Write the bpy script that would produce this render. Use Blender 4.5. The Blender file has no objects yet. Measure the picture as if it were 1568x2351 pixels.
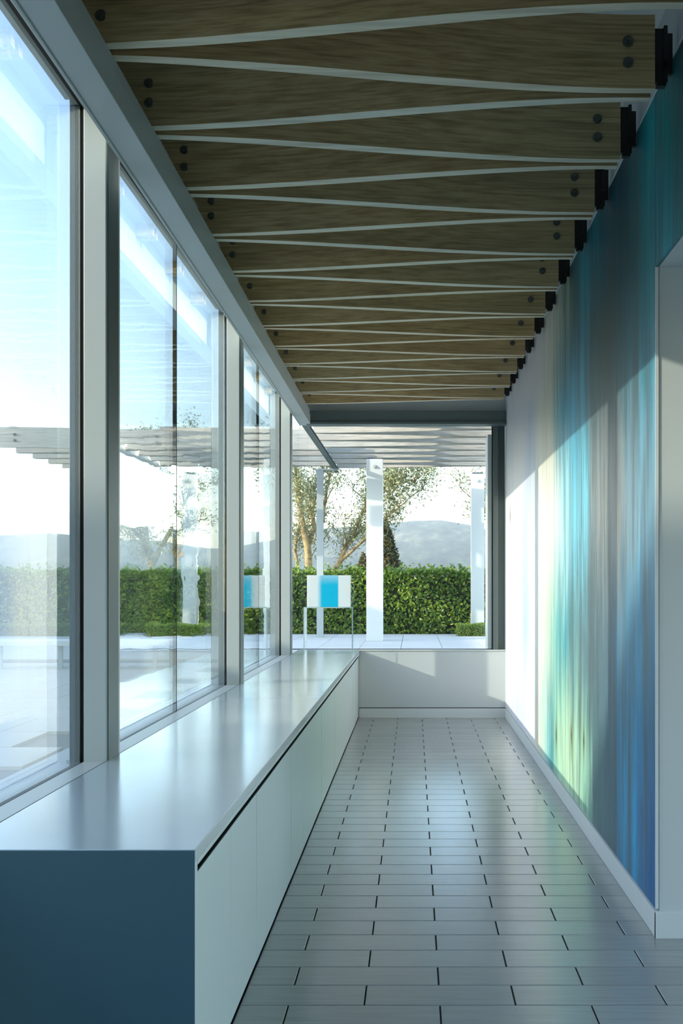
import bpy, math, random
import numpy as np
from mathutils import Vector, Matrix

SC = bpy.context.scene
COL = SC.collection

# ------------------------------------------------------------------ camera, world, sun, exposure
F, VX, VY, EYE = 2290.0, 950.0, 1340.0, 1.69      # focal length and vanishing point in the 1568x2351 frame
cam = bpy.data.cameras.new('camera')
cam.sensor_fit = 'VERTICAL'
cam.sensor_height = 36.0
cam.lens = F / 2351 * 36.0
cam.shift_x = (784 - VX) / 2351
cam.shift_y = (VY - 1175.5) / 2351
cam.clip_end = 6000
camo = bpy.data.objects.new('camera', cam)
camo.location = (0, 0, EYE)
camo.rotation_euler = (math.pi / 2, 0, 0)
COL.objects.link(camo)
SC.camera = camo

SUN_DIR = Vector((1.0, 0.38, -0.355)).normalized()   # travel direction of the sunlight
world = bpy.data.worlds.new('world')
SC.world = world
world.use_nodes = True
wn = world.node_tree.nodes
sky = wn.new('ShaderNodeTexSky')
sky.sky_type = 'NISHITA'
sky.sun_disc = False
sky.sun_elevation = math.asin(-SUN_DIR.z)
sky.sun_rotation = math.atan2(-SUN_DIR.x, -SUN_DIR.y) % (2 * math.pi)
sky.air_density = 1.0
sky.dust_density = 0.9
sky.ozone_density = 1.2
world.node_tree.links.new(sky.outputs[0], wn['Background'].inputs[0])
wn['Background'].inputs[1].default_value = 1.0

sun = bpy.data.lights.new('sun', 'SUN')
sun.energy = 6.2
sun.angle = math.radians(0.53)
sun.color = (1.0, 0.91, 0.75)
suno = bpy.data.objects.new('sun', sun)
suno.rotation_euler = SUN_DIR.to_track_quat('-Z', 'Y').to_euler()
suno.location = (-20, -8, 12)
COL.objects.link(suno)

SC.view_settings.view_transform = 'Standard'
SC.view_settings.look = 'None'
SC.view_settings.exposure = -0.08
SC.view_settings.gamma = 1.0
SC.view_settings.use_curve_mapping = False
SC.cycles.use_denoising = True
SC.cycles.transparent_max_bounces = 32
SC.cycles.max_bounces = 12
SC.cycles.diffuse_bounces = 6
SC.cycles.glossy_bounces = 6
SC.cycles.sample_clamp_indirect = 20.0

rng = random.Random(7)
nrng = np.random.default_rng(11)


# ------------------------------------------------------------------ material helpers
def lin(c):
    return tuple(((v / 255) / 12.92 if v / 255 <= 0.04045 else ((v / 255 + 0.055) / 1.055) ** 2.4) for v in c) + (1.0,)


class NT:
    def __init__(self, name):
        self.m = bpy.data.materials.new(name)
        self.m.use_nodes = True
        self.t = self.m.node_tree
        self.b = self.t.nodes['Principled BSDF']
        self.out = self.t.nodes['Material Output']

    def n(self, kind, **kw):
        nd = self.t.nodes.new('ShaderNode' + kind)
        for k, v in kw.items():
            setattr(nd, k, v)
        return nd

    def l(self, a, b):
        self.t.links.new(a, b)

    def math(self, op, a, b=None, c=None):
        nd = self.n('Math', operation=op)
        for i, v in enumerate((a, b, c)):
            if v is None:
                continue
            if isinstance(v, (int, float)):
                nd.inputs[i].default_value = v
            else:
                self.l(v, nd.inputs[i])
        return nd.outputs[0]

    def mix(self, fac, a, b, blend='MIX'):
        nd = self.n('Mix', data_type='RGBA', blend_type=blend)
        for s, v in ((nd.inputs[0], fac), (nd.inputs[6], a), (nd.inputs[7], b)):
            if isinstance(v, (int, float)):
                s.default_value = v
            elif isinstance(v, tuple):
                s.default_value = v
            else:
                self.l(v, s)
        return nd.outputs[2]

    def ramp(self, fac, stops):
        nd = self.n('ValToRGB')
        e = nd.color_ramp.elements
        while len(e) < len(stops):
            e.new(0.5)
        for i, (p, c) in enumerate(stops):
            e[i].position = p
            e[i].color = c
        self.l(fac, nd.inputs[0])
        return nd.outputs[0]

    def noise(self, scale, detail=4.0, vec=None, rough=0.55, sx=(1, 1, 1)):
        nd = self.n('TexNoise')
        nd.inputs['Scale'].default_value = scale
        nd.inputs['Detail'].default_value = detail
        nd.inputs['Roughness'].default_value = rough
        if vec is None:
            vec = self.n('TexCoord').outputs['Object']
        mp = self.n('Mapping')
        mp.inputs['Scale'].default_value = sx
        self.l(vec, mp.inputs['Vector'])
        self.l(mp.outputs[0], nd.inputs['Vector'])
        return nd.outputs[0]

    def bump(self, h, strength, dist):
        nd = self.n('Bump')
        nd.inputs['Strength'].default_value = strength
        nd.inputs['Distance'].default_value = dist
        self.l(h, nd.inputs['Height'])
        return nd.outputs[0]

    def set(self, **kw):
        names = {'rough': 'Roughness', 'metal': 'Metallic', 'spec': 'Specular IOR Level', 'coat': 'Coat Weight'}
        for k, v in kw.items():
            self.b.inputs[names[k]].default_value = v
        return self


def paint(name, rgb, rough=0.4, spec=0.5, var=0.05, bump=0.0):
    m = NT(name)
    c = lin(rgb)
    nz = m.noise(3.0, 3)
    d = tuple(v * (1 - var) for v in c[:3]) + (1.0,)
    m.l(m.mix(nz, d, c), m.b.inputs['Base Color'])
    m.set(rough=rough, spec=spec)
    if bump:
        m.l(m.bump(m.noise(160, 2), bump, 0.002), m.b.inputs['Normal'])
    return m.m


def glass_mat(name, f0=0.07, wav=0.0, tint=(0.97, 0.985, 0.98, 1), wscale=(1, 3, 9), pw=4.3):
    m = NT(name)
    lw = m.n('LayerWeight')
    lw.inputs['Blend'].default_value = 0.5
    p5 = m.math('POWER', lw.outputs['Facing'], pw)
    fac = m.math('MULTIPLY_ADD', p5, 1 - f0, f0)
    tr = m.n('BsdfTransparent')
    tr.inputs[0].default_value = tint
    gl = m.n('BsdfGlossy')
    gl.inputs['Roughness'].default_value = 0.0
    gl.inputs[0].default_value = (0.93, 0.97, 0.98, 1)
    if wav:
        h = m.noise(1.0, 1.5, sx=wscale)
        m.l(m.bump(h, 1.0, wav), gl.inputs['Normal'])
    mx = m.n('MixShader')
    m.l(fac, mx.inputs[0])
    m.l(tr.outputs[0], mx.inputs[1])
    m.l(gl.outputs[0], mx.inputs[2])
    m.l(mx.outputs[0], m.out.inputs['Surface'])
    return m.m


def wood_mat(name, a, b, c, var=0.35):
    m = NT(name)
    tc = m.n('TexCoord').outputs['Object']
    oi = m.n('ObjectInfo').outputs['Random']
    off = m.n('CombineXYZ')
    m.l(m.math('MULTIPLY', oi, 37.0), off.inputs[0])
    m.l(m.math('MULTIPLY', oi, 91.0), off.inputs[2])
    va = m.n('VectorMath', operation='ADD')
    m.l(tc, va.inputs[0])
    m.l(off.outputs[0], va.inputs[1])
    v = va.outputs[0]
    grain = m.noise(1.0, 6, v, 0.65, (1.2, 30, 75))
    broad = m.noise(1.0, 3, v, 0.5, (0.7, 2, 5))
    col = m.ramp(grain, [(0.3, lin(a)), (0.52, lin(b)), (0.72, lin(c))])
    tone = m.ramp(broad, [(0.3, (1 - var, 1 - var * 0.98, 1 - var * 0.92, 1)), (0.68, (1, 1, 1, 1))])
    col = m.mix(1.0, col, tone, 'MULTIPLY')
    per = m.ramp(oi, [(0.0, (0.88, 0.92, 0.93, 1)), (0.5, (1, 0.98, 0.94, 1)), (1.0, (1.0, 0.94, 0.86, 1))])
    col = m.mix(1.0, col, per, 'MULTIPLY')
    m.l(col, m.b.inputs['Base Color'])
    m.set(rough=0.55, spec=0.35)
    m.l(m.bump(grain, 0.25, 0.003), m.b.inputs['Normal'])
    return m.m


M = {}
M['steel'] = paint('grey_painted_steel', (178, 184, 182), 0.38, 0.5, 0.04)
M['steel_dark'] = paint('dark_grey_painted_steel', (92, 104, 104), 0.4, 0.5, 0.05)
M['alum'] = paint('pale_aluminium_paint', (196, 200, 197), 0.35, 0.5, 0.03)
M['navy'] = paint('navy_anodised_frame', (40, 66, 86), 0.4, 0.5)
M['gasket'] = paint('black_rubber', (14, 15, 14), 0.6, 0.3)
M['plaster'] = paint('pale_grey_plaster', (196, 202, 203), 0.75, 0.3, 0.03, 0.05)
M['ceiling'] = paint('white_ceiling_paint', (228, 231, 229), 0.8, 0.25, 0.03)
M['base'] = paint('white_baseboard_paint', (206, 212, 212), 0.45, 0.5, 0.02)
M['door'] = paint('pale_grey_lacquer', (208, 217, 213), 0.33, 0.5, 0.04)
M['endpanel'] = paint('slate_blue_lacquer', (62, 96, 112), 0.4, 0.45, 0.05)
M['dark'] = paint('shadow_gap_black', (16, 18, 18), 0.7, 0.2)  # black that paints in the shade of gaps and recesses
M['bracket'] = paint('black_steel', (30, 32, 31), 0.45, 0.5)
M['bolt'] = paint('galvanised_bolt', (96, 98, 92), 0.35, 0.6)
M['bolt'].node_tree.nodes['Principled BSDF'].inputs['Metallic'].default_value = 0.3
M['grout'] = paint('dark_grout', (36, 38, 37), 0.85, 0.2)
M['white'] = paint('white_column_paint', (222, 224, 219), 0.5, 0.4, 0.04)
M['concrete'] = paint('concrete', (150, 148, 142), 0.8, 0.2, 0.15)
M['wood'] = wood_mat('grey_cedar', (154, 128, 90), (200, 172, 126), (220, 196, 152), 0.26)
M['wood_edge'] = wood_mat('planed_cedar_edge', (182, 174, 152), (214, 206, 184), (226, 220, 200), 0.12)  # paler underside colour carries the bounce light from floor and worktop
M['wood_out'] = wood_mat('weathered_cedar', (150, 146, 138), (186, 182, 172), (206, 202, 192), 0.2)
M['glass'] = glass_mat('window_glass', 0.14, 0.0006, (0.93, 0.96, 0.955, 1), pw=3.5)
M['glass_back'] = glass_mat('clear_window_glass', 0.03)
M['acrylic'] = glass_mat('clear_acrylic', 0.05, 0, (0.975, 0.985, 0.985, 1))

# worktop: satin lacquer with a long soft reflection
w = NT('satin_worktop')
w.l(w.mix(w.noise(2.0, 3), lin((176, 188, 193)), lin((186, 197, 201))), w.b.inputs['Base Color'])
w.set(rough=0.22, spec=0.9, coat=0.6)
w.b.inputs['Coat Roughness'].default_value = 0.14
w.l(w.bump(w.noise(220, 2), 0.03, 0.001), w.b.inputs['Normal'])
M['worktop'] = w.m

# floor tile: glazed grey porcelain
w = NT('grey_porcelain_tile')
oi = w.n('ObjectInfo').outputs['Random']
base = w.ramp(oi, [(0.0, lin((138, 141, 138))), (1.0, lin((152, 155, 151)))])
streak = w.noise(1.0, 3, w.n('NewGeometry').outputs['Position'], 0.5, (3, 60, 1))
base = w.mix(0.35, base, w.ramp(streak, [(0.3, lin((130, 133, 130))), (0.7, lin((162, 164, 160)))]))
w.l(base, w.b.inputs['Base Color'])
w.set(rough=0.21, spec=1.0)
w.l(w.bump(w.noise(1.0, 3, w.n('NewGeometry').outputs['Position'], 0.6, (55, 55, 55)), 0.16, 0.0022), w.b.inputs['Normal'])
M['tile'] = w.m

w = NT('pale_stone_paver')
oi = w.n('ObjectInfo').outputs['Random']
w.l(w.mix(w.noise(5, 4), w.ramp(oi, [(0.0, lin((196, 192, 182))), (1.0, lin((212, 208, 199)))]), lin((204, 201, 192))), w.b.inputs['Base Color'])
w.set(rough=0.75, spec=0.25)
M['paver'] = w.m


# mural: colour washes that run down the wall, laid out along the wall (world y) and up it (world z)
def mural_mat():
    m = NT('mural_print')
    pos = m.n('NewGeometry').outputs['Position']
    sep = m.n('SeparateXYZ')
    m.l(pos, sep.inputs[0])
    warp = m.noise(1.0, 4, pos, 0.6, (1, 2.2, 0.28))
    warp2 = m.noise(1.0, 5, pos, 0.7, (1, 11.0, 0.9))
    fine = m.noise(1.0, 6, pos, 0.75, (1, 42.0, 1.9))
    y = m.math('ADD', sep.outputs['Y'], m.math('MULTIPLY', m.math('SUBTRACT', warp, 0.5), 0.9))
    y = m.math('ADD', y, m.math('MULTIPLY', m.math('SUBTRACT', warp2, 0.5), 0.55))
    y = m.math('ADD', y, m.math('MULTIPLY', m.math('SUBTRACT', fine, 0.5), 0.5))
    z = m.math('ADD', sep.outputs['Z'], m.math('MULTIPLY', m.math('SUBTRACT', warp2, 0.5), 1.5))
    z = m.math('ADD', z, m.math('MULTIPLY', m.math('SUBTRACT', fine, 0.5), 0.7))
    fy = m.math('DIVIDE', m.math('SUBTRACT', y, 3.5), 9.2)

    def row(stops):
        return m.ramp(fy, [((yy - 3.5) / 9.2, lin(c)) for yy, c in stops])
    rows = [
        (0.35, row([(4.7, (14, 82, 138)), (5.05, (22, 112, 174)), (5.3, (36, 156, 208)), (5.6, (56, 92, 116)), (6.3, (72, 106, 112)), (6.75, (150, 200, 172)), (7.6, (190, 222, 184)), (8.1, (150, 206, 182)), (8.45, (64, 150, 158)), (8.75, (160, 212, 206)), (9.15, (222, 220, 200)), (9.7, (226, 226, 224)), (10.6, (208, 212, 228)), (12.5, (214, 216, 224))])),
        (1.3, row([(4.7, (36, 108, 152)), (5.2, (56, 130, 166)), (5.7, (80, 104, 118)), (6.6, (84, 112, 122)), (7.1, (98, 142, 146)), (7.6, (74, 150, 160)), (8.1, (110, 186, 182)), (8.6, (190, 216, 194)), (9.0, (222, 220, 206)), (9.6, (228, 230, 230)), (10.3, (172, 190, 222)), (10.9, (222, 224, 228)), (12.5, (224, 230, 236))])),
        (2.2, row([(4.7, (96, 160, 190)), (5.2, (104, 146, 166)), (5.6, (124, 124, 124)), (6.3, (128, 132, 134)), (6.7, (104, 190, 212)), (7.2, (96, 182, 208)), (7.6, (150, 212, 226)), (7.9, (206, 226, 226)), (8.6, (224, 222, 210)), (9.6, (210, 216, 222)), (10.4, (182, 194, 222)), (11.2, (214, 220, 226)), (12.5, (214, 218, 222))])),
        (3.0, row([(4.6, (56, 146, 164)), (5.2, (48, 104, 118)), (5.9, (56, 74, 82)), (6.5, (66, 92, 98)), (7.0, (62, 158, 190)), (7.6, (38, 128, 156)), (8.0, (90, 150, 160)), (8.5, (190, 188, 172)), (9.2, (206, 204, 192)), (9.9, (160, 176, 200)), (10.6, (208, 206, 212)), (12.5, (212, 212, 212))])),
        (3.8, row([(3.6, (10, 112, 128)), (4.4, (0, 104, 108)), (4.9, (30, 140, 148)), (5.4, (30, 66, 78)), (6.2, (18, 84, 100)), (6.7, (24, 136, 152)), (7.2, (66, 104, 104)), (7.7, (140, 156, 142)), (8.3, (200, 196, 180)), (9.5, (206, 200, 200)), (12.5, (208, 208, 208))])),
    ]
    col = rows[0][1]
    for (z0, _), (z1, c1) in zip(rows, rows[1:]):
        mr = m.n('MapRange', interpolation_type='SMOOTHSTEP')
        m.l(z, mr.inputs['Value'])
        mr.inputs['From Min'].default_value = z0
        mr.inputs['From Max'].default_value = z1
        col = m.mix(mr.outputs[0], col, c1)
    # fine vertical brushing, and dark grey washes among the blue
    st = m.ramp(fine, [(0.30, (0.55, 0.60, 0.62, 1)), (0.5, (1, 1, 1, 1)), (0.70, (1.3, 1.28, 1.22, 1))])
    near = m.n('MapRange')
    m.l(sep.outputs['Y'], near.inputs['Value'])
    near.inputs['From Min'].default_value = 9.2
    near.inputs['From Max'].default_value = 7.0
    col = m.mix(m.math('MULTIPLY_ADD', near.outputs[0], 0.88, 0.12), col, m.mix(1.0, col, st, 'MULTIPLY'))
    wash = m.noise(1.0, 5, pos, 0.65, (1, 7.0, 0.42))
    wm = m.ramp(wash, [(0.45, (0, 0, 0, 1)), (0.6, (1, 1, 1, 1))])
    col = m.mix(m.math('MULTIPLY', m.math('MULTIPLY', wm, near.outputs[0]), 0.72), col, lin((70, 80, 82)))
    # knots: small dark brown burn marks
    for (ky, kz, ry, rz) in ((8.09, 0.46, 0.09, 0.26), (7.31, 0.58, 0.08, 0.28), (6.78, 0.62, 0.07, 0.26), (11.95, 2.5, 0.09, 0.2), (7.25, 1.25, 0.03, 0.09)):
        dy = m.math('DIVIDE', m.math('SUBTRACT', sep.outputs['Y'], ky), ry)
        dz = m.math('DIVIDE', m.math('SUBTRACT', sep.outputs['Z'], kz), rz)
        d = m.math('ADD', m.math('POWER', m.math('ABSOLUTE', dy), 1.3), m.math('POWER', m.math('ABSOLUTE', dz), 1.3))
        halo = m.math('MULTIPLY', m.math('MAXIMUM', m.math('SUBTRACT', 1.0, d), 0.0), 0.75)
        col = m.mix(halo, col, lin((122, 112, 50)))
        core = m.math('MAXIMUM', m.math('SUBTRACT', 1.0, m.math('MULTIPLY', d, 3.2)), 0.0)
        col = m.mix(core, col, lin((48, 40, 26)))
    m.l(col, m.b.inputs['Base Color'])
    m.set(rough=0.42, spec=0.4)
    return m.m


M['mural'] = mural_mat()

# display block: milky resin with a soft-edged cyan band
w = NT('milky_resin_with_cyan_band')
sp = w.n('SeparateXYZ')
w.l(w.n('TexCoord').outputs['Object'], sp.inputs[0])


def smooth(m, v, a, b):
    mr = m.n('MapRange', interpolation_type='SMOOTHSTEP')
    m.l(v, mr.inputs['Value'])
    mr.inputs['From Min'].default_value = a
    mr.inputs['From Max'].default_value = b
    return mr.outputs[0]


band = w.math('MULTIPLY', smooth(w, sp.outputs['X'], -0.15, -0.075), smooth(w, sp.outputs['X'], 0.128, 0.108))
edge = w.math('MULTIPLY', band, w.math('MULTIPLY_ADD', smooth(w, sp.outputs['Z'], 0.39, 0.26), 0.35, 0.65))
w.l(w.mix(edge, lin((222, 232, 236)), lin((0, 186, 226))), w.b.inputs['Base Color'])
w.set(rough=0.3, spec=0.4)
w.b.inputs['Subsurface Weight'].default_value = 0.3
w.b.inputs['Subsurface Scale'].default_value = 0.05
M['resin'] = w.m


def leaf_mat(name, a, b, c):
    m = NT(name)
    pos = m.n('NewGeometry').outputs['Position']
    wnz = m.n('TexWhiteNoise')
    rp = m.n('Attribute')
    rp.attribute_name = 'leaf_tone'
    col = m.ramp(rp.outputs['Fac'], [(0.0, lin(a)), (0.55, lin(b)), (1.0, lin(c))])
    m.l(col, m.b.inputs['Base Color'])
    m.set(rough=0.42, spec=0.4)
    tl = m.n('BsdfTranslucent')
    m.l(col, tl.inputs[0])
    mx = m.n('MixShader')
    mx.inputs[0].default_value = 0.28
    m.l(m.b.outputs[0], mx.inputs[1])
    m.l(tl.outputs[0], mx.inputs[2])
    m.l(mx.outputs[0], m.out.inputs['Surface'])
    return m.m


M['hedge'] = leaf_mat('laurel_leaf', (56, 84, 26), (116, 146, 40), (190, 204, 78))
M['box'] = leaf_mat('box_leaf', (78, 106, 34), (118, 144, 50), (158, 178, 76))
M['olive'] = leaf_mat('olive_leaf', (96, 106, 70), (146, 152, 108), (196, 198, 152))
M['conifer'] = leaf_mat('conifer_needle', (46, 54, 30), (84, 82, 44), (134, 114, 64))
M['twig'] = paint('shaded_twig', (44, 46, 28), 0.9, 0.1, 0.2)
w = NT('olive_bark')
w.l(w.ramp(w.noise(9, 5), [(0.3, lin((116, 96, 64))), (0.7, lin((186, 162, 116)))]), w.b.inputs['Base Color'])
w.set(rough=0.85, spec=0.15)
M['bark'] = w.m
w = NT('forested_hill')
f1 = w.noise(0.05, 8, w.n('NewGeometry').outputs['Position'], 0.7, (1, 0.12, 1.6))
w.l(w.ramp(f1, [(0.38, lin((18, 32, 26))), (0.54, lin((56, 70, 54))), (0.70, lin((120, 118, 94)))]), w.b.inputs['Base Color'])
w.set(rough=1.0, spec=0.0)
M['hill'] = w.m
M['ground'] = paint('dry_grass_ground', (122, 120, 84), 0.95, 0.1, 0.3)
M['building'] = paint('stucco', (176, 170, 158), 0.85, 0.2, 0.06)


# ------------------------------------------------------------------ mesh helpers
class MB:
    def __init__(self):
        self.v, self.f, self.mi = [], [], []

    def quad8(self, pts, mi=0):
        o = len(self.v)
        self.v += [tuple(p) for p in pts]
        for q in ((0, 3, 2, 1), (4, 5, 6, 7), (0, 1, 5, 4), (1, 2, 6, 5), (2, 3, 7, 6), (3, 0, 4, 7)):
            self.f.append(tuple(o + i for i in q))
            self.mi.append(mi)
        return self

    def box(self, x0, x1, y0, y1, z0, z1, mi=0):
        return self.quad8([(x0, y0, z0), (x1, y0, z0), (x1, y1, z0), (x0, y1, z0), (x0, y0, z1), (x1, y0, z1), (x1, y1, z1), (x0, y1, z1)], mi)

    def beam(self, xa, xb, dx_far, y0, y1, z0, z1, mi=0):       # a bar whose far end lies dx_far further along x
        return self.quad8([(xa, y0, z0), (xb, y0, z0), (xb + dx_far, y1, z0), (xa + dx_far, y1, z0), (xa, y0, z1), (xb, y0, z1), (xb + dx_far, y1, z1), (xa + dx_far, y1, z1)], mi)

    def tube(self, p0, p1, r0, r1, seg=7, mi=0, cap=True):
        p0, p1 = Vector(p0), Vector(p1)
        d = p1 - p0
        if d.length < 1e-6:
            return self
        d.normalize()
        a = d.orthogonal().normalized()
        b = d.cross(a)
        o = len(self.v)
        for p, r in ((p0, r0), (p1, r1)):
            for k in range(seg):
                t = 2 * math.pi * k / seg
                self.v.append(tuple(p + a * (r * math.cos(t)) + b * (r * math.sin(t))))
        for k in range(seg):
            k2 = (k + 1) % seg
            self.f.append((o + k, o + k2, o + seg + k2, o + seg + k))
            self.mi.append(mi)
        if cap:
            self.f.append(tuple(o + seg - 1 - k for k in range(seg)))
            self.f.append(tuple(o + seg + k for k in range(seg)))
            self.mi += [mi, mi]
        return self

    def mesh(self, name, mats, smooth=False):
        me = bpy.data.meshes.new(name)
        me.from_pydata(self.v, [], self.f)
        for m in (mats if isinstance(mats, (list, tuple)) else [mats]):
            me.materials.append(M[m])
        if len(me.materials) > 1:
            me.polygons.foreach_set('material_index', self.mi)
        if smooth:
            me.polygons.foreach_set('use_smooth', [True] * len(me.polygons))
        me.update()
        return me

    def build(self, name, mats, parent=None, bevel=0.0, smooth=False):
        o = bpy.data.objects.new(name, self.mesh(name, mats, smooth))
        COL.objects.link(o)
        if parent is not None:
            o.parent = parent
        if bevel:
            bv = o.modifiers.new('bevel', 'BEVEL')
            bv.width = bevel
            bv.segments = 2
            bv.limit_method = 'ANGLE'
        return o


def put(name, me, parent=None, loc=(0, 0, 0)):
    o = bpy.data.objects.new(name, me)
    COL.objects.link(o)
    o.parent = parent
    o.location = loc
    return o


def tag(o, label=None, cat=None, group=None, kind=None):
    if label:
        o['label'] = label
    if cat:
        o['category'] = cat
    if group:
        o['group'] = group
    if kind:
        o['kind'] = kind
    return o


def thing(name, label, cat, loc=(0, 0, 0), group=None):
    o = bpy.data.objects.new(name, None)
    o.empty_display_size = 0.1
    COL.objects.link(o)
    o.location = loc
    return tag(o, label, cat, group)


def struct(name, mb, mats, bevel=0.0, label=None):
    return tag(mb.build(name, mats, None, bevel), label, kind='structure')


# ------------------------------------------------------------------ main dimensions (metres)
WX = 1.155           # face of the mural wall
YB = 12.565          # face of the end wall
TOP = 0.856          # worktop and sill height
CX = -0.685          # worktop front edge
SX = -1.447          # joint between worktop and window sill
GX = -1.575          # glass
RB, RT = 3.866, 4.19  # rafter underside and top
CEIL = 4.36
PIER = 4.76          # near end of the mural wall
DECK = 0.70          # terrace level

# ------------------------------------------------------------------ floor
flo = MB()
flo.box(CX - 0.9, 4.6, -3.2, YB + 0.2, -0.12, -0.006)
floor = struct('floor', flo, 'grout', label='floor of long grey glazed tiles laid in running bond')
TL, TW, J = 0.608, 0.2, 0.0065
tile_cache = {}


def tile_mesh(w_, d_):
    key = (round(w_, 3), round(d_, 3))
    if key not in tile_cache:
        b = MB()
        e = 0.0018
        x, y = w_ / 2, d_ / 2
        b.v = [(-x, -y, -0.01), (x, -y, -0.01), (x, y, -0.01), (-x, y, -0.01),
               (-x, -y, -e), (x, -y, -e), (x, y, -e), (-x, y, -e),
               (-x + e, -y + e, 0), (x - e, -y + e, 0), (x - e, y - e, 0), (-x + e, y - e, 0)]
        b.f = [(0, 1, 5, 4), (1, 2, 6, 5), (2, 3, 7, 6), (3, 0, 4, 7), (4, 5, 9, 8), (5, 6, 10, 9), (6, 7, 11, 10), (7, 4, 8, 11), (8, 9, 10, 11)]
        b.mi = [0] * 9
        tile_cache[key] = b.mesh('floor_tile', 'tile')
    return tile_cache[key]


rest = MB()
for r in range(-32, 43):
    y0 = 4.0 + TW * r
    y1 = min(y0 + TW, YB - 0.002)
    if y1 - y0 < 0.03:
        continue
    off = -0.503 if (r % 2) else -0.199
    xl = -0.70 if y0 > 3.1 else -1.5
    xr = WX if y0 >= PIER - 0.05 else 4.5
    k = math.floor((xl - off) / TL)
    while off + k * TL < xr - 0.01:
        a, b_ = max(off + k * TL, xl), min(off + (k + 1) * TL, xr)
        k += 1
        if b_ - a < 0.02:
            continue
        wj, dj = b_ - a - J, y1 - y0 - J * 0.8
        cxm, cym = (a + b_) / 2, (y0 + y1) / 2
        if r >= -3 and a < 1.5:
            put('floor_tile', tile_mesh(wj, dj), floor, (cxm, cym, 0))
        else:
            rest.box(cxm - wj / 2, cxm + wj / 2, cym - dj / 2, cym + dj / 2, -0.01, 0)
tag(rest.build('floor_tiles_around', 'tile', floor), kind='stuff')

# ------------------------------------------------------------------ right wall, mural, end wall, ceiling, room behind
wr = MB()
wr.box(WX + 0.016, WX + 0.35, PIER, YB + 0.3, 0, CEIL)
wr.box(WX + 0.016, WX + 0.35, -3.0, PIER, 3.20, CEIL)
wr.box(WX + 0.35, 4.5, PIER, PIER + 0.25, 0, CEIL)
struct('wall_right', wr, 'plaster', label='pale grey plaster wall and pier behind the mural')
br = MB()
br.box(WX - 0.004, WX + 0.02, PIER - 0.012, YB, 0, 0.122)
br.box(WX - 0.004, 4.5, PIER - 0.014, PIER + 0.01, 0, 0.128)
struct('baseboard_right', br, 'base', 0.0015)

mural = thing('mural', 'abstract wall mural of vertical teal, blue, grey and white streaks', 'mural', (WX, 8.6, 0.14))


def mural_panel(y0, y1, z0, z1):
    b = MB().box(WX - WX, 0.012, y0 - 8.6, y1 - 8.6, z0 - 0.14, z1 - 0.14)
    return b.build('mural_panel', 'mural', mural)


MT = 4.03
mural_panel(PIER + 0.002, 7.58, 0.135, MT)
mural_panel(7.586, 11.65, 0.135, MT)
mural_panel(11.656, YB, 0.135, MT)
mural_panel(-1.0, PIER - 0.002, 3.203, MT)
MB().box(-0.004, 0.014, -9.6, YB - 8.6, MT - 0.14, MT - 0.132).build('top_edge_strip', 'base', mural)
MB().box(-0.003, 0.012, PIER - 8.6 - 0.006, PIER - 8.6 + 0.001, 0, 3.06).build('edge_strip', 'base', mural)

wb = MB()
wb.box(-1.7, WX + 0.02, YB, YB + 0.18, 0.130, TOP - 0.012)
wb.box(-1.7, WX + 0.02, YB + 0.008, YB + 0.18, 0, 0.131)
wb.box(-1.7, WX + 0.02, YB + 0.05, YB + 0.2, 3.85, CEIL)
struct('wall_back', wb, 'plaster', label='low pale grey wall under the end window')
bbk = struct('baseboard_back', MB().box(CX - 0.005, WX - 0.004, YB - 0.008, YB + 0.007, 0, 0.121), 'base', 0.0015)
MB().box(CX - 0.005, WX - 0.004, YB - 0.004, YB + 0.007, 0.1212, 0.1298).build('shadow_joint', 'dark', bbk)  # dark strip stands in for the shade in the groove
struct('trim_1', MB().box(SX, WX, YB - 0.012, YB + 0.17, TOP - 0.014, TOP), 'alum', 0.002, 'flat sill cap under the end window')
ce = MB()
ce.box(-1.66, 4.6, -3.2, YB + 0.2, CEIL, CEIL + 0.3)
struct('ceiling', ce, 'ceiling', label='plain white ceiling above the rafters')
wl = MB()
wl.box(-1.85, -1.6, -3.2, -2.5, 0, CEIL)
wl.box(-1.85, SX - 0.004, -2.5, YB + 0.18, 0, 0.81)
wl.box(-1.64, -1.52, -2.5, YB + 0.2, 4.04, CEIL)
struct('wall_left', wl, 'plaster', label='low wall and fascia that hold the long windows')
struct('wall_behind', MB().box(-1.8, 2.5, -3.4, -3.2, 0, CEIL).box(4.4, 4.6, -3.4, -3.2, 0, CEIL).box(2.5, 4.4, -3.4, -3.2, 3.0, CEIL), 'plaster')
w6 = tag(MB().box(2.5, 2.56, -3.36, -3.24, 0, 3.0).box(4.34, 4.4, -3.36, -3.24, 0, 3.0).box(3.42, 3.48, -3.36, -3.24, 0, 3.0).box(2.56, 4.34, -3.36, -3.24, 2.94, 3.0).build('window_7', 'steel_dark'), 'glazed doors in the wall behind the room', kind='structure')  # out of view, added to let fill light in from behind
MB().box(2.56, 3.42, -3.31, -3.29, 0, 2.94).build('glass_pane', 'glass_back', w6)
MB().box(3.48, 4.34, -3.31, -3.29, 0, 2.94).build('glass_pane', 'glass_back', w6)
struct('wall_far_right', MB().box(4.5, 4.7, -3.2, -2.0, 0, CEIL).box(4.5, 4.7, 4.2, PIER + 0.2, 0, CEIL).box(4.5, 4.7, -2.0, 4.2, 3.1, CEIL), 'plaster')
w8 = tag(MB().box(4.56, 4.64, -2.0, -1.94, 0, 3.1).box(4.56, 4.64, 4.14, 4.2, 0, 3.1).box(4.56, 4.64, 1.07, 1.13, 0, 3.1).box(4.56, 4.64, -1.94, 4.14, 3.04, 3.1).build('window_8', 'steel_dark'), 'wide glazed doors in the side room', kind='structure')  # out of view, added to bring side fill light into the room
MB().box(4.59, 4.61, -1.94, 1.07, 0, 3.04).build('glass_pane', 'glass_back', w8)
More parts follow.
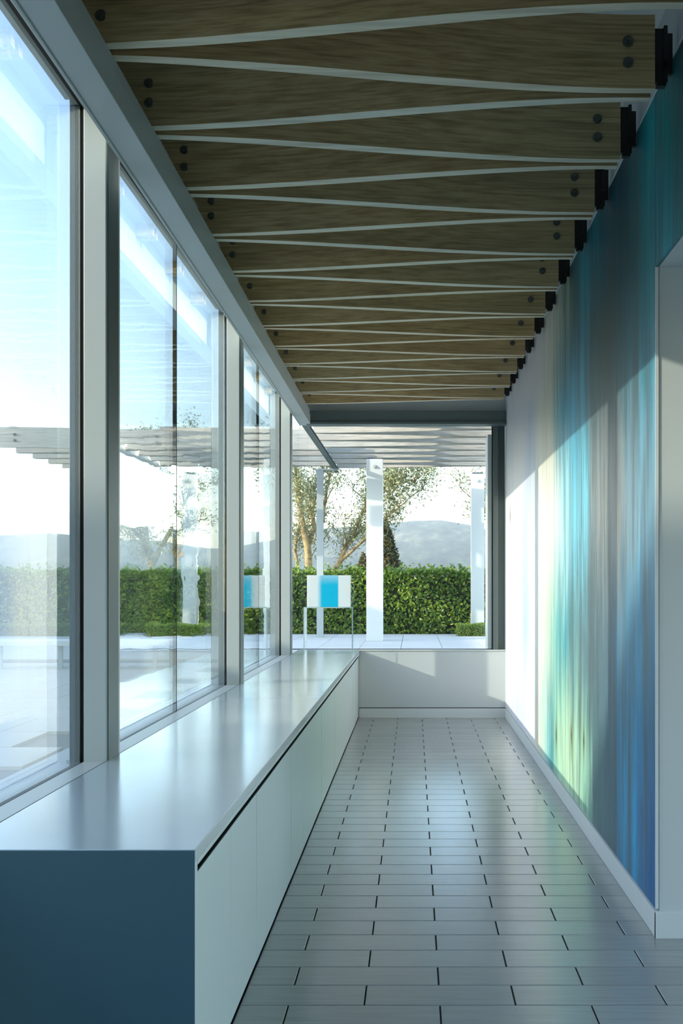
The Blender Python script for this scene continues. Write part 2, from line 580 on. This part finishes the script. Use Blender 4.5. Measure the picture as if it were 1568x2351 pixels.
MB().box(4.59, 4.61, 1.13, 4.14, 0, 3.04).build('glass_pane', 'glass_back', w8)

# edge beam of the roof along the windows; its far end stands a little further left
DXF = -0.085
tb = MB()
tb.beam(-1.335, -1.205, DXF, 0.6, YB - 0.02, 3.68, 3.80)
tb.beam(-1.335, -1.213, DXF, 0.6, YB - 0.02, 3.80, 3.862)
tb.beam(-1.350, -1.335, DXF, 0.6, YB - 0.02, 3.672, 3.93)
struct('trim_2', tb, 'steel', 0.003, 'grey steel edge beam running along the windows under the rafters')
te = MB()
te.box(-1.34, WX - 0.002, YB - 0.12, YB + 0.03, 3.705, 3.85)
te.box(-1.34, WX - 0.002, YB - 0.15, YB + 0.04, 3.676, 3.705)
struct('trim_3', te, 'steel_dark', 0.003, 'dark grey steel beam above the end window')

# ------------------------------------------------------------------ windows along the left
posts = [-2.45, 1.12, 4.69, 8.27, 11.66]  # first bay is unseen, glazed to add skylight at the near end
PD = 0.185
for i, yp in enumerate(posts):
    last = i == len(posts) - 1
    yn = posts[i + 1] if not last else YB + 0.06
    wroot = thing('window_%d' % (i + 1), None, None, (GX, yp, TOP))
    tag(wroot, ['tall window behind the near end of the room', 'tall window pane beside the near end of the worktop', 'tall two-pane window between the second and third posts', 'narrow-looking two-pane window next to the corner post', 'slim corner pane behind the last post'][i], kind='structure')

    def part(name, b, mat, bevel=0.0):
        for k in range(len(b.v)):
            x, y, z = b.v[k]
            b.v[k] = (x - GX, y - yp, z - TOP)
        return b.build(name, mat, wroot, bevel)
    part('post', MB().box(-1.553, SX, yp, yp + PD, 0.80, 3.935), 'steel', 0.003)
    part('post_face', MB().box(SX, SX + 0.006, yp + 0.02, yp + PD - 0.006, TOP, 3.90), 'steel_dark')
    part('jamb_strip', MB().box(-1.553, SX + 0.002, yp + PD, yp + PD + 0.03, TOP, 3.93), 'alum', 0.002)
    part('gasket', MB().box(-1.592, -1.553, yp + 0.012, yp + PD - 0.01, 0.83, 3.96).box(-1.592, -1.553, yp + PD, yn, 3.935, 3.965).box(-1.592, -1.556, yp + PD, yn, 0.835, 0.846), 'gasket')
    part('outer_mullion', MB().box(-1.62, -1.592, yp, yp + PD, 0.78, 4.04), 'navy', 0.003)
    part('sill', MB().box(-1.556, SX - 0.006, yp + PD, yn, 0.80, TOP - 0.004), 'alum', 0.002)
    part('sill_nosing', MB().box(-1.70, -1.592, yp + PD, yn, 0.78, 0.828), 'steel', 0.002)
    part('head', MB().box(-1.556, -1.345, yp + PD - 0.2, yn + (0.0 if not last else 0.0), 3.935, 4.05).box(-1.64, -1.592, yp + PD, yn, 3.965, 4.05), 'steel', 0.002)
    ya, yb = yp + PD - 0.004, yn + 0.012
    mid = (yp + PD + yn) / 2
    if last:
        part('glass_pane', MB().box(GX - 0.012, GX + 0.012, ya, yb, 0.838, 3.96), 'glass')
    else:
        part('glass_pane', MB().box(GX - 0.012, GX + 0.012, ya, mid - 0.004, 0.838, 3.96), 'glass')
        part('glass_pane', MB().box(GX - 0.012, GX + 0.012, mid + 0.004, yb, 0.838, 3.96), 'glass')
        part('glass_joint', MB().box(GX - 0.013, GX + 0.013, mid - 0.004, mid + 0.004, 0.838, 3.96), 'gasket')

# end window
w5 = thing('window_6', None, None, (0, YB + 0.1, TOP))
tag(w5, 'wide end window looking out to the terrace and the hills', kind='structure')


def part5(name, b, mat, bevel=0.0):
    for k in range(len(b.v)):
        x, y, z = b.v[k]
        b.v[k] = (x, y - YB - 0.1, z - TOP)
    return b.build(name, mat, w5, bevel)


part5('glass_pane', MB().box(GX + 0.014, 1.0, YB + 0.10, YB + 0.122, TOP - 0.004, 3.74), 'glass_back')
part5('gasket', MB().box(0.99, 1.002, YB + 0.075, YB + 0.15, TOP, 3.7).box(GX, 1.0, YB + 0.085, YB + 0.14, TOP - 0.002, TOP + 0.006), 'gasket')
part5('frame', MB().box(1.002, 1.066, YB + 0.04, YB + 0.2, TOP - 0.002, 3.7), 'steel_dark', 0.002)
part5('recess_panel', MB().box(1.066, WX, YB + 0.10, YB + 0.2, TOP - 0.002, 3.7), 'steel_dark')
part5('outer_jamb', MB().box(0.945, 1.02, YB + 0.2, YB + 0.6, DECK, 3.60), 'white', 0.003)

# ------------------------------------------------------------------ worktop and cabinets
YE = 3.126
wt = thing('worktop', 'long satin pale grey worktop running under the windows', 'worktop', (-1.06, YE, TOP))


def loc_build(root, name, b, mat, bevel=0.0):
    o = root.location
    b.v = [(x - o.x, y - o.y, z - o.z) for x, y, z in b.v]
    return b.build(name, mat, root, bevel)


loc_build(wt, 'top_slab', MB().box(SX + 0.002, CX, YE + 0.001, YB - 0.013, TOP - 0.04, TOP), 'worktop', 0.0025)
loc_build(wt, 'shadow_joint', MB().box(SX - 0.0055, SX + 0.0018, YE + 0.001, YB - 0.013, TOP - 0.03, TOP - 0.003), 'dark')  # dark strip paints the shade into the gap beside the sill
loc_build(wt, 'front_edge', MB().box(CX - 0.04, CX, YE + 0.043, YB - 0.013, TOP - 0.058, TOP - 0.04), 'door', 0.001)
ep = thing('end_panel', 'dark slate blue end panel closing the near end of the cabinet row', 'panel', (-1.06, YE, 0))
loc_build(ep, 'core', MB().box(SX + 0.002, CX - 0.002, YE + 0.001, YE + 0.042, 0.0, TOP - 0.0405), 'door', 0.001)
loc_build(ep, 'face', MB().box(SX + 0.002, CX - 0.001, YE - 0.004, YE + 0.0008, 0.0, TOP - 0.002), 'endpanel', 0.001)  # face coloured a darker blue than the panel core
DX = -0.697
nd = 15
dw = (YB - 0.02 - (YE + 0.045)) / nd
for i in range(nd):
    y0 = YE + 0.045 + i * dw
    c = thing('base_cabinet', 'pale grey flat-front base cabinet with one door below the worktop', 'cabinet', (-1.07, y0 + dw / 2, 0), 'row of base cabinets under the worktop')
    if i == 0:
        c['label'] = 'pale grey base cabinet right beside the dark end panel'
        del c['group']
    elif i == nd - 1:
        c['label'] = 'last pale grey base cabinet against the low end wall'
        del c['group']
    loc_build(c, 'body', MB().box(SX + 0.01, DX - 0.085, y0 + 0.001, y0 + dw - 0.001, 0.03, TOP - 0.0595), 'dark')
    loc_build(c, 'door', MB().box(DX - 0.022, DX + rng.uniform(-0.001, 0.001), y0 + 0.0028, y0 + dw - 0.0028, 0.014, TOP - 0.096), 'door', 0.0015)
    loc_build(c, 'finger_groove', MB().box(DX - 0.03, DX - 0.003, y0 + 0.001, y0 + dw - 0.001, TOP - 0.0958, TOP - 0.092), 'dark')  # thin black cap on the door top paints in the gap's shade
    loc_build(c, 'toe_kick', MB().box(SX + 0.05, DX - 0.05, y0 + 0.001, y0 + dw - 0.001, 0.0, 0.03), 'dark')


# ------------------------------------------------------------------ curved rafters
def plank_mesh(xl, xr, y0, y1, zb, zt, mats, flip=False):
    n = 22
    b = MB()
    for k in range(n + 1):
        t = k / n
        u = min(1, max(0, (t - 0.06) / 0.88))
        s = u * u * (3 - 2 * u) * 0.7 + u * 0.3
        x = xl + (xr - xl) * t
        yc = y0 + (y1 - y0) * s
        th = 0.020 + 0.013 * math.sin(math.pi * t)
        b.v += [(x, yc - th, zb), (x, yc + th, zb), (x, yc + th, zt), (x, yc - th, zt)]
    for k in range(n):
        o, p = 4 * k, 4 * k + 4
        b.f += [(o, o + 1, p + 1, p), (o + 1, o + 2, p + 2, p + 1), (o + 2, o + 3, p + 3, p + 2), (o + 3, o, p, p + 3)]
        b.mi += [1, 0, 0, 0]
    b.f += [(0, 3, 2, 1), (4 * n, 4 * n + 1, 4 * n + 2, 4 * n + 3)]
    b.mi += [0, 0]
    return b.mesh('plank', mats)


def bolt_mesh():
    b = MB()
    b.tube((0, 0, 0), (0, -0.006, 0), 0.024, 0.024, 14)
    b.tube((0, -0.006, 0), (0, -0.018, 0), 0.015, 0.015, 6)
    b.tube((0, -0.018, 0), (0, -0.026, 0), 0.008, 0.007, 8)
    return b.mesh('bolt', 'bolt')


BOLT = bolt_mesh()
PITCH, L0, HALF, G = 0.73, 4.085, 0.36, 0.041
XL, XR = -1.50, 1.06
SPAN = XR - XL
mA = plank_mesh(0, SPAN, G, HALF - G, 0, RT - RB, ['wood', 'wood_edge'])
mB = plank_mesh(0, SPAN, PITCH - G, HALF + G, 0, RT - RB, ['wood', 'wood_edge'])
mAo = plank_mesh(0, SPAN, G, HALF - G, 0, RT - RB, ['wood_out', 'wood_out'])
mAw = plank_mesh(0, 2.99, G, HALF - G, 0, RT - RB, ['wood_out', 'wood_out'])
mBw = plank_mesh(0, 2.99, PITCH - G, HALF + G, 0, RT - RB, ['wood_out', 'wood_out'])
mBo = plank_mesh(0, SPAN, PITCH - G, HALF + G, 0, RT - RB, ['wood_out', 'wood_out'])
brk = MB()
brk.box(0, 0.062, -0.014, 0.014, 0.055, 0.29)
brk.box(0.05, 0.066, -0.022, 0.022, 0.05, 0.30)
brk.box(0.066, 0.09, -0.012, 0.012, 0.09, 0.27)
brk.box(0.02, 0.06, -0.016, 0.016, 0.035, 0.055)
for zz in (0.14,):
    brk.tube((0.066, -0.034, zz), (0.045, -0.034, zz), 0.012, 0.012, 6)
BRK = brk.mesh('bracket', 'bracket')
npl = int((YB - 0.16 - L0) / PITCH)


def rafter(name, label, cat, group, me, xl, yl, ya, yb, bolts, bracket=None, y_br=0.0):
    r = thing(name, label, cat, (xl, yl, RB), group)
    put('plank', me, r)
    if bolts:
        for x, yy in ((0.24, ya), (SPAN - 0.12, yb)):
            for zz in (0.112, 0.205):
                put('bolt', BOLT, r, (x, yy - 0.0235, zz))
    if bracket:
        put('bracket', bracket, r, (SPAN, y_br, 0))
    return r


for j in range(-4, npl + 1):
    yl = L0 + PITCH * j
    g = 'curved rafters with wall brackets'
    lab = 'curved timber rafter joined to the mural wall by a black steel bracket'
    lab2 = 'curved timber rafter with bolted ends and no wall bracket of its own'
    if yl + HALF < YB - 0.18:
        rafter('curved_rafter', lab, 'rafter', g, mA, XL, yl, G, HALF - G, True, BRK, HALF)
    if yl + PITCH - 0.05 < YB - 0.18:
        rafter('curved_rafter', lab2, 'rafter', 'curved rafters without wall brackets', mB, XL, yl, PITCH - G, HALF + G, True)

# outdoor pergola: the same curved planks carry on past the end wall, and to the left of the edge beam
y = YB + 0.42
while y < 18.6:
    lab = 'weathered curved pergola plank beyond the end window'
    rafter('pergola_plank', lab, 'pergola plank', 'curved pergola planks past the end window', mAw, -1.45, y, G, HALF - G, False)
    rafter('pergola_plank', lab, 'pergola plank', 'curved pergola planks past the end window', mBw, -1.45, y, PITCH - G, HALF + G, False)
    y += PITCH
for xl in (-4.03, -6.61):
    y = 15.9
    while y < 18.6:
        o = rafter('pergola_plank', 'sunlit pergola plank left of the steel edge beam', 'pergola plank', 'sunlit pergola planks outside the side windows', mAo, xl, y, G, HALF - G, y < 16)
        rafter('pergola_plank', 'sunlit pergola plank left of the steel edge beam', 'pergola plank', 'sunlit pergola planks outside the side windows', mBo, xl, y, PITCH - G, HALF + G, False)
        y += PITCH
pb = MB()
pb.box(-1.50, -1.42, YB + 0.21, 19.0, RB - 0.062, RB - 0.052)
pb.box(-1.468, -1.452, YB + 0.21, 19.0, RB - 0.052, RB - 0.011)
pb.box(-1.50, -1.42, YB + 0.21, 19.0, RB - 0.011, RB - 0.001)
tag(pb.build('pergola_beam', 'steel_dark', None), 'grey steel flanged beam carrying the pergola over the terrace', 'beam')
tag(MB().box(-4.16, -3.92, 16.3, 18.9, RT + 0.001, RT + 0.07).build('pergola_beam', 'steel', None, 0.002), 'grey steel box beam between two runs of sunlit pergola planks', 'beam')
tag(MB().box(-6.62, -6.5, 16.3, 18.9, RT + 0.001, RT + 0.07).build('pergola_beam', 'steel', None, 0.002), 'grey steel box beam at the outer end of the sunlit pergola planks', 'beam')
tag(MB().box(1.542, 1.70, YB + 0.32, 19.6, RB - 0.02, RT).build('pergola_side_beam', 'white', None, 0.003), 'white beam along the right edge of the pergola', 'beam')


def column(px, yc, w_, ztop, label):
    xc = (px - VX) / F * yc
    c = thing('pergola_column', label, 'column', (xc, yc, DECK))
    h = ztop - DECK
    MB().box(-w_ / 2, w_ / 2, 0, w_ * 0.8, 0, h).build('shaft', 'white', c, 0.004)
    MB().box(-w_ * 0.4, w_ * 0.4, 0.02, w_ * 0.7, h, RB - DECK).build('top_plate', 'steel_dark', c)
    b = MB()
    b.tube((0, 0, h - 0.13), (0, -0.012, h - 0.13), 0.034, 0.034, 16)
    b.tube((0, -0.012, h - 0.13), (0, -0.03, h - 0.13), 0.022, 0.02, 6)
    b.build('bolt', 'alum', c)


column(860, 17.2, 0.285, 3.84, 'wide white pergola column with one bolt, lit by the sun')
column(1097, 19.45, 0.256, 3.83, 'shaded white pergola column behind the low box hedge')
sp_ = thing('steel_post', 'slim grey steel post standing on the terrace behind the acrylic stand', 'post', ((735 - VX) / F * 18.4, 18.4, DECK))
MB().box(-0.06, 0.06, -0.05, -0.04, 0.012, RB - DECK - 0.088).box(-0.06, 0.06, 0.04, 0.05, 0.012, RB - DECK - 0.088).box(-0.008, 0.008, -0.04, 0.04, 0.012, RB - DECK - 0.088).build('shaft', 'steel', sp_)
MB().box(-0.09, 0.09, -0.08, 0.08, 0, 0.012).build('base_plate', 'steel', sp_)
MB().box(-0.09, 0.33, -0.06, 0.06, RB - DECK - 0.088, RB - DECK - 0.0625).build('cap_plate', 'steel', sp_)

# ------------------------------------------------------------------ acrylic stand and display block
sx = (756 - VX) / F * 12.3
st = thing('acrylic_stand', 'clear acrylic table-like stand at the far end of the worktop', 'stand', (sx, 12.28, TOP))
MB().box(-0.30, 0.30, -0.14, 0.14, 0.536, 0.548).build('top', 'acrylic', st, 0.002)
MB().box(-0.30, -0.288, -0.14, 0.14, 0, 0.536).build('side_panel', 'acrylic', st, 0.002)
MB().box(0.288, 0.30, -0.14, 0.14, 0, 0.536).build('side_panel', 'acrylic', st, 0.002)
frosted = NT('frosted_acrylic_edge')
frosted.b.inputs['Base Color'].default_value = lin((176, 196, 194))
frosted.set(rough=0.25)
M['frost'] = frosted.m
MB().box(-0.3004, -0.2876, -0.1425, -0.1405, 0, 0.536).box(0.2876, 0.3004, -0.1425, -0.1405, 0, 0.536).box(-0.3004, 0.3004, -0.1425, -0.1405, 0.536, 0.5482).build('polished_edge', 'frost', st)
tag(MB().box(-0.265, 0.265, -0.055, 0.055, 0, 0.388).build('resin_block', 'resin', None, 0.004),
    'milky white block with a soft cyan centre band on the acrylic stand', 'sculpture').location = (sx, 12.26, TOP + 0.5485)

# ------------------------------------------------------------------ terrace
ter = MB()
ter.box(-16, 9, YB + 0.19, 24, DECK - 0.4, DECK - 0.02)
ter.box(-16, -1.86, -2.0, YB + 0.19, DECK - 0.4, DECK - 0.02)
terrace = struct('terrace', ter, 'concrete', label='pale stone paved terrace outside the windows')
PV = 0.64
pme = MB().box(-PV / 2 + 0.004, PV / 2 - 0.004, -PV / 2 + 0.004, PV / 2 - 0.004, -0.03, 0).mesh('paver', 'paver')
far = MB()
k = 0
for iy in range(0, 40):
    y = 0.6 + iy * PV
    for ix in range(-24, 14):
        x = 0.12 + ix * PV + (PV / 2 if (iy % 2 and y < YB) else 0)
        if y > YB + 0.1:
            if y < YB + 0.19 + PV / 2 or y > 19.6:
                continue
        elif x > -1.88 - PV / 2:
            continue
        ratio = x / y
        seen = -0.43 < ratio < 0.1
        if seen and 5.5 < y and (y < 12 or x > -5.6) and k < 190:
            put('paver', pme, terrace, (x, y, DECK))
            k += 1
        else:
            far.box(x - PV / 2 + 0.004, x + PV / 2 - 0.004, y - PV / 2 + 0.004, y + PV / 2 - 0.004, DECK - 0.03, DECK)
tag(far.build('pavers_around', 'paver', terrace), kind='stuff')

bx = (350 - VX) / F * 11.6
bench = thing('garden_bench', 'low white slab bench on slim legs on the terrace', 'bench', (-3.35, 11.7, DECK))
MB().box(-1.6, 0.55, -0.22, 0.22, 0.27, 0.33).build('seat', 'white', bench, 0.006)
for lx in (-1.45, -0.75, 0.35, 0.48):
    b = MB().box(-0.022, 0.022, -0.022, 0.022, 0.008, 0.27)
    b.box(-0.045, 0.045, -0.045, 0.045, 0, 0.008)
    b.build('leg', 'alum', bench).location = (lx, -0.12 if lx < 0.4 else 0.12, 0)


# ------------------------------------------------------------------ planting
def leaves(name, pts, nrm, size, mat, parent, aspect=0.45, tone=None, droop=0.0):
    """one leaf per point, a folded diamond of four corners"""
    n = len(pts)
    d = nrng.normal(size=(n, 3))
    d[:, 2] -= droop
    d /= np.linalg.norm(d, axis=1)[:, None]
    nn = nrm + nrng.normal(scale=0.55, size=(n, 3))
    side = np.cross(d, nn)
    side /= np.linalg.norm(side, axis=1)[:, None] + 1e-9
    s = size * nrng.uniform(0.65, 1.3, n)[:, None]
    nrm2 = np.cross(side, d)
    v = np.empty((n, 4, 3))
    v[:, 0] = pts - d * s * 0.5
    v[:, 1] = pts + side * s * aspect * 0.5 + nrm2 * s * 0.08
    v[:, 2] = pts + d * s * 0.5
    v[:, 3] = pts - side * s * aspect * 0.5 + nrm2 * s * 0.08
    me = bpy.data.meshes.new(name)
    me.vertices.add(4 * n)
    me.vertices.foreach_set('co', v.reshape(-1))
    me.loops.add(4 * n)
    me.loops.foreach_set('vertex_index', np.arange(4 * n))
    me.polygons.add(n)
    me.polygons.foreach_set('loop_start', np.arange(n) * 4)
    at = me.attributes.new('leaf_tone', 'FLOAT', 'FACE')
    tv = nrng.beta(1.6, 1.8, n) if tone is None else tone
    at.data.foreach_set('value', tv.astype(np.float32))
    me.materials.append(M[mat])
    me.update()
    me.validate()
    o = bpy.data.objects.new(name, me)
    COL.objects.link(o)
    o.parent = parent
    return tag(o, kind='stuff')


def hedge(name, label, x0, x1, y0, y1, z0, z1, n, size, mat, rough=0.08, tufts=0):
    root = thing(name, label, 'hedge', ((x0 + x1) / 2, (y0 + y1) / 2, z0))
    c = np.array(root.location)
    m_ = 0.09 if z1 - z0 > 0.6 else 0.05
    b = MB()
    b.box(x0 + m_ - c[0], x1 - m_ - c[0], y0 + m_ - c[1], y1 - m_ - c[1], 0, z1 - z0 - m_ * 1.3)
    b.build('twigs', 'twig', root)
    a_f, a_t = (x1 - x0) * (z1 - z0), (x1 - x0) * (y1 - y0)
    nf = int(n * a_f / (a_f + a_t))
    nt = n - nf
    px_ = nrng.uniform(x0, x1, nf)
    pz_ = nrng.uniform(z0, z1, nf)
    wob = 0.06 * np.sin(px_ * 3.1 + pz_ * 4) + 0.05 * np.sin(px_ * 7.3 - pz_ * 5.1)
    pf = np.stack([px_, y0 + rough * (wob * 8) * 0.6 + np.abs(nrng.normal(scale=rough * 1.2, size=nf)), pz_], 1)
    px_ = nrng.uniform(x0, x1, nt)
    py_ = nrng.uniform(y0, y1, nt)
    wob = 0.5 * np.sin(px_ * 4.3) + 0.4 * np.sin(px_ * 9.7 + 1) + 0.3 * np.sin(px_ * 19.1 + py_ * 6)
    pt = np.stack([px_, py_, z1 + rough * wob - np.abs(nrng.normal(scale=rough, size=nt))], 1)
    pts = np.concatenate([pf, pt])
    nr = np.concatenate([np.tile([0, -1.0, 0.2], (nf, 1)), np.tile([0, -0.2, 1.0], (nt, 1))])
    if tufts:
        tx = nrng.uniform(x0, x1, tufts)
        tp = []
        for xx in tx:
            h = nrng.uniform(0.05, 0.2)
            yy = nrng.uniform(y0, y0 + (y1 - y0) * 0.6)
            for q in range(7):
                tp.append((xx + nrng.normal(scale=0.025), yy + nrng.normal(scale=0.03), z1 - 0.04 + h * q / 6))
        tp = np.array(tp)
        pts = np.concatenate([pts, tp])
        nr = np.concatenate([nr, np.tile([0, -0.7, 0.7], (len(tp), 1))])
    leaves('foliage', pts - c, nr, size, mat, root)
    return root


hedge('laurel_hedge', 'tall dense green laurel hedge along the far side of the terrace', -12.5, 5.5, 20.0, 21.0, DECK - 0.05, 1.95, 52000, 0.088, 'hedge', 0.06, 420)
hedge('box_hedge', 'low clipped bright green box hedge in front of the shaded column', 0.80, 1.9, 18.75, 19.35, DECK - 0.02, 0.93, 9000, 0.026, 'box', 0.02)
hedge('box_hedge', 'long low clipped box hedge on the terrace outside the side windows', -8.2, -3.5, 18.75, 19.35, DECK - 0.02, 0.93, 22000, 0.03, 'box', 0.02)


def at(px, py, yy):
    return Vector(((px - VX) / F * yy, yy, EYE + (VY - py) / F * yy))


def tree(label, limbs, depth, base, leaf_n, leaf_size, mat, seed, name='olive_tree', group=None, leaf_sigma=0.13):
    """limbs: polylines of (px, py, dy, radius)"""
    r_ = random.Random(seed)
    root = thing(name, label, 'tree', base, group)
    bb = Vector(base)
    tr = MB()
    tips = []

    def grow(p, d, ln, rad, lev):
        n = 4
        for k in range(n):
            d = (d + Vector((r_.gauss(0, .2), r_.gauss(0, .2), r_.gauss(0.05, .16)))).normalized()
            q = p + d * ln / n
            tr.tube(p - bb, q - bb, rad * (1 - 0.16 * k), rad * (1 - 0.16 * (k + 1)), 6 if lev < 2 else 4, cap=False)
            p = q
            if lev >= 1:
                tips.append((p.copy(), d.copy()))
            if lev < 2 and r_.random() < 0.75:
                dd = (d + Vector((r_.gauss(0, .7), r_.gauss(0, .6), r_.gauss(0.1, .5)))).normalized()
                grow(p, dd, ln * r_.uniform(0.5, 0.75), rad * 0.5, lev + 1)
        tips.append((p.copy(), d.copy()))

    for lb in limbs:
        pts = [at(a, b_, depth + c_) for a, b_, c_, _ in lb]
        for k in range(len(lb) - 1):
            p0, p1, r0, r1 = pts[k], pts[k + 1], lb[k][3] * 0.8, lb[k + 1][3] * 0.8
            mid_ = (p0 + p1) / 2 + Vector((r_.gauss(0, .02), r_.gauss(0, .04), r_.gauss(0, .02)))
            tr.tube(p0 - bb, mid_ - bb, r0, (r0 + r1) / 2, 8, cap=False)
            tr.tube(mid_ - bb, p1 - bb, (r0 + r1) / 2, r1, 8, cap=False)
            if k >= 1 or len(lb) <= 3:
                for q in range(3):
                    dd = ((p1 - p0).normalized() + Vector((r_.gauss(0, .6), r_.gauss(0, .6), r_.gauss(0.15, .4)))).normalized()
                    grow(p0.lerp(p1, r_.random()), dd, r_.uniform(0.45, 0.9), min(r0, 0.035) * 0.55, 1)
        grow(pts[-1], (pts[-1] - pts[-2]).normalized(), 0.8, lb[-1][3], 0)
    tr.build('trunk', 'bark', root, smooth=True)
    idx = nrng.integers(0, len(tips), leaf_n)
    P = np.array([tuple(t[0]) for t in tips])[idx] + nrng.normal(scale=leaf_sigma, size=(leaf_n, 3)) - np.array(base)
    leaves('foliage', P, nrng.normal(size=(leaf_n, 3)), leaf_size, mat, root, 0.24)
    return root


OD = 24.0
b0 = at(708, 1400, OD)
tree('large olive tree with several pale trunks behind the hedge', [
    [(706, 1420, 0, .13), (708, 1310, 0, .115), (706, 1255, 0, .105), (692, 1190, -.1, .085), (684, 1120, -.2, .07), (676, 1060, -.2, .05)],
    [(706, 1255, 0, .09), (722, 1210, .3, .07), (716, 1175, .4, .06), (728, 1130, .4, .045), (742, 1080, .3, .035)],
    [(684, 1420, .4, .06), (682, 1290, .4, .05), (680, 1235, .5, .045), (690, 1180, .6, .03)],
    [(770, 1420, .3, .1), (768, 1308, .3, .085), (790, 1262, .3, .075), (815, 1215, .3, .065), (838, 1165, .3, .05), (846, 1110, .2, .03)],
    [(780, 1290, .3, .055), (822, 1252, .1, .045), (850, 1222, 0, .04), (886, 1188, -.1, .03), (915, 1165, -.1, .02)],
    [(742, 1200, .2, .05), (748, 1140, .2, .045), (758, 1090, .2, .035)],
    [(838, 1175, .3, .04), (880, 1150, .1, .03), (905, 1125, 0, .02)],
    [(838, 1165, .3, .04), (880, 1120, .1, .03), (920, 1110, 0, .02)],
], OD, (b0.x, OD, 0.3), 14000, 0.11, 'olive', 3)
b1 = at(340, 1400, 24.5)
tree('olive tree behind the hedge outside the side windows', [
    [(350, 1420, 0, .12), (350, 1300, 0, .1), (335, 1220, 0, .08), (320, 1130, 0, .06), (330, 1080, 0, .04)],
    [(350, 1300, 0, .09), (385, 1230, .2, .07), (420, 1160, .2, .05), (440, 1120, .2, .03)],
    [(350, 1270, 0, .07), (300, 1210, .2, .05), (290, 1150, .2, .035)],
], 24.5, (b1.x, 24.5, 0.3), 9500, 0.115, 'olive', 5)
b2 = at(1165, 1400, 22.5)
tree('olive tree showing a few twigs beside the shaded column', [
    [(1190, 1420, 0, .1), (1180, 1300, 0, .08), (1165, 1220, 0, .05), (1130, 1180, 0, .025)],
    [(1180, 1300, 0, .05), (1150, 1230, 0, .035), (1120, 1190, 0, .02)],
], 22.5, (b2.x, 22.5, 0.3), 2200, 0.1, 'olive', 9)


def conifer(label, px, yy, h, rad, n, seed, ztop):
    x = (px - VX) / F * yy
    root = thing('conifer_tree', label, 'tree', (x, yy, ztop - h))
    MB().tube((0, 0, 0), (0, 0, h * 0.96), 0.22, 0.03, 8).build('trunk', 'bark', root)
    t = nrng.beta(1.0, 1.6, n)
    a = nrng.uniform(0, 2 * math.pi, n)
    lay = 0.75 + 0.25 * np.abs(np.sin(t * 34 + a * 2))
    rr = rad * (1 - t) ** 0.8 * lay * np.sqrt(nrng.uniform(0.15, 1, n))
    P = np.stack([rr * np.cos(a), rr * np.sin(a), 0.06 * h + t * h * 0.94 - rr * 0.12], 1)
    N = np.stack([np.cos(a), np.sin(a), np.full(n, 0.5)], 1)
    leaves('foliage', P, N, 0.26, 'conifer', root, 0.3, None, 0.2)


conifer('dark brown-green conifer behind the hedge beside the wide column', 884, 46.0, 7.5, 2.0, 16000, 2, 4.75)
conifer('small rusty conifer behind the hedge, lower than its neighbour', 834, 54.0, 5.4, 1.5, 8000, 3, 3.4)

# ------------------------------------------------------------------ land and hills
g = MB()
nx, ny = 60, 26
for j in range(ny + 1):
    yy = 24.0 + 30 * (j / ny) + 2400 * (j / ny) ** 3
    for i in range(nx + 1):
        xx = (i / nx - 0.5) * (120 + yy * 1.6)
        dist = max(0.0, yy - 60)
        zz = -0.4 - 0.10 * min(dist, 260)
        if yy > 500:
            u = min(1, (yy - 500) / 900)
            ridge = 70 + 10 * math.sin(xx / 210 + 0.6) + 8 * math.sin(xx / 83 + 2) + 4 * math.sin(xx / 31)
            zz += (ridge + 26) * (u * u * (3 - 2 * u)) + 6 * math.sin(xx / 60 + yy / 90) * u
        g.v.append((xx, yy, zz))
for j in range(ny):
    for i in range(nx):
        o = j * (nx + 1) + i
        g.f.append((o, o + 1, o + nx + 2, o + nx + 1))
        g.mi.append(0)
hill = tag(g.build('hills', 'hill', None, smooth=True), 'forested hills far beyond the hedge', kind='structure')
struct('ground', MB().box(-60, 60, -60, 24.2, -0.9, -0.35), 'ground')
# neighbouring wing behind the camera, outside the windows: its roof edge shades the near end of the room
struct('neighbouring_wing', MB().box(-44, -13, -22, -4.2, -0.5, 10.1).box(-44.4, -12.6, -22.4, -4.1, 10.1, 10.3), 'building')
# low pavilion across the courtyard: it keeps the paving and the foot of the hedge in shade
struct('courtyard_pavilion', MB().box(-20, -12.2, -4.0, 8.6, -0.5, 4.5).box(-20.2, -12, -4.1, 8.6, 4.5, 4.7).box(-20, -12.2, 8.6, 18.8, -0.5, 5.1).box(-20.2, -12, 8.6, 19, 5.1, 5.3), 'building')

# haze over the valley, in front of the hills
hz = bpy.data.materials.new('valley_haze')
hz.use_nodes = True
ht = hz.node_tree
ht.nodes.remove(ht.nodes['Principled BSDF'])
vs = ht.nodes.new('ShaderNodeVolumeScatter')
vs.inputs['Color'].default_value = (0.74, 0.88, 1.0, 1)
vs.inputs['Density'].default_value = 0.0005
vs.inputs['Anisotropy'].default_value = 0.0
ht.links.new(vs.outputs[0], ht.nodes['Material Output'].inputs['Volume'])
M['haze'] = hz
hb = tag(MB().box(-1300, 1300, 220, 1700, -60, 130).build('valley_haze', 'haze'), 'pale blue haze hanging over the valley', 'haze', kind='stuff')
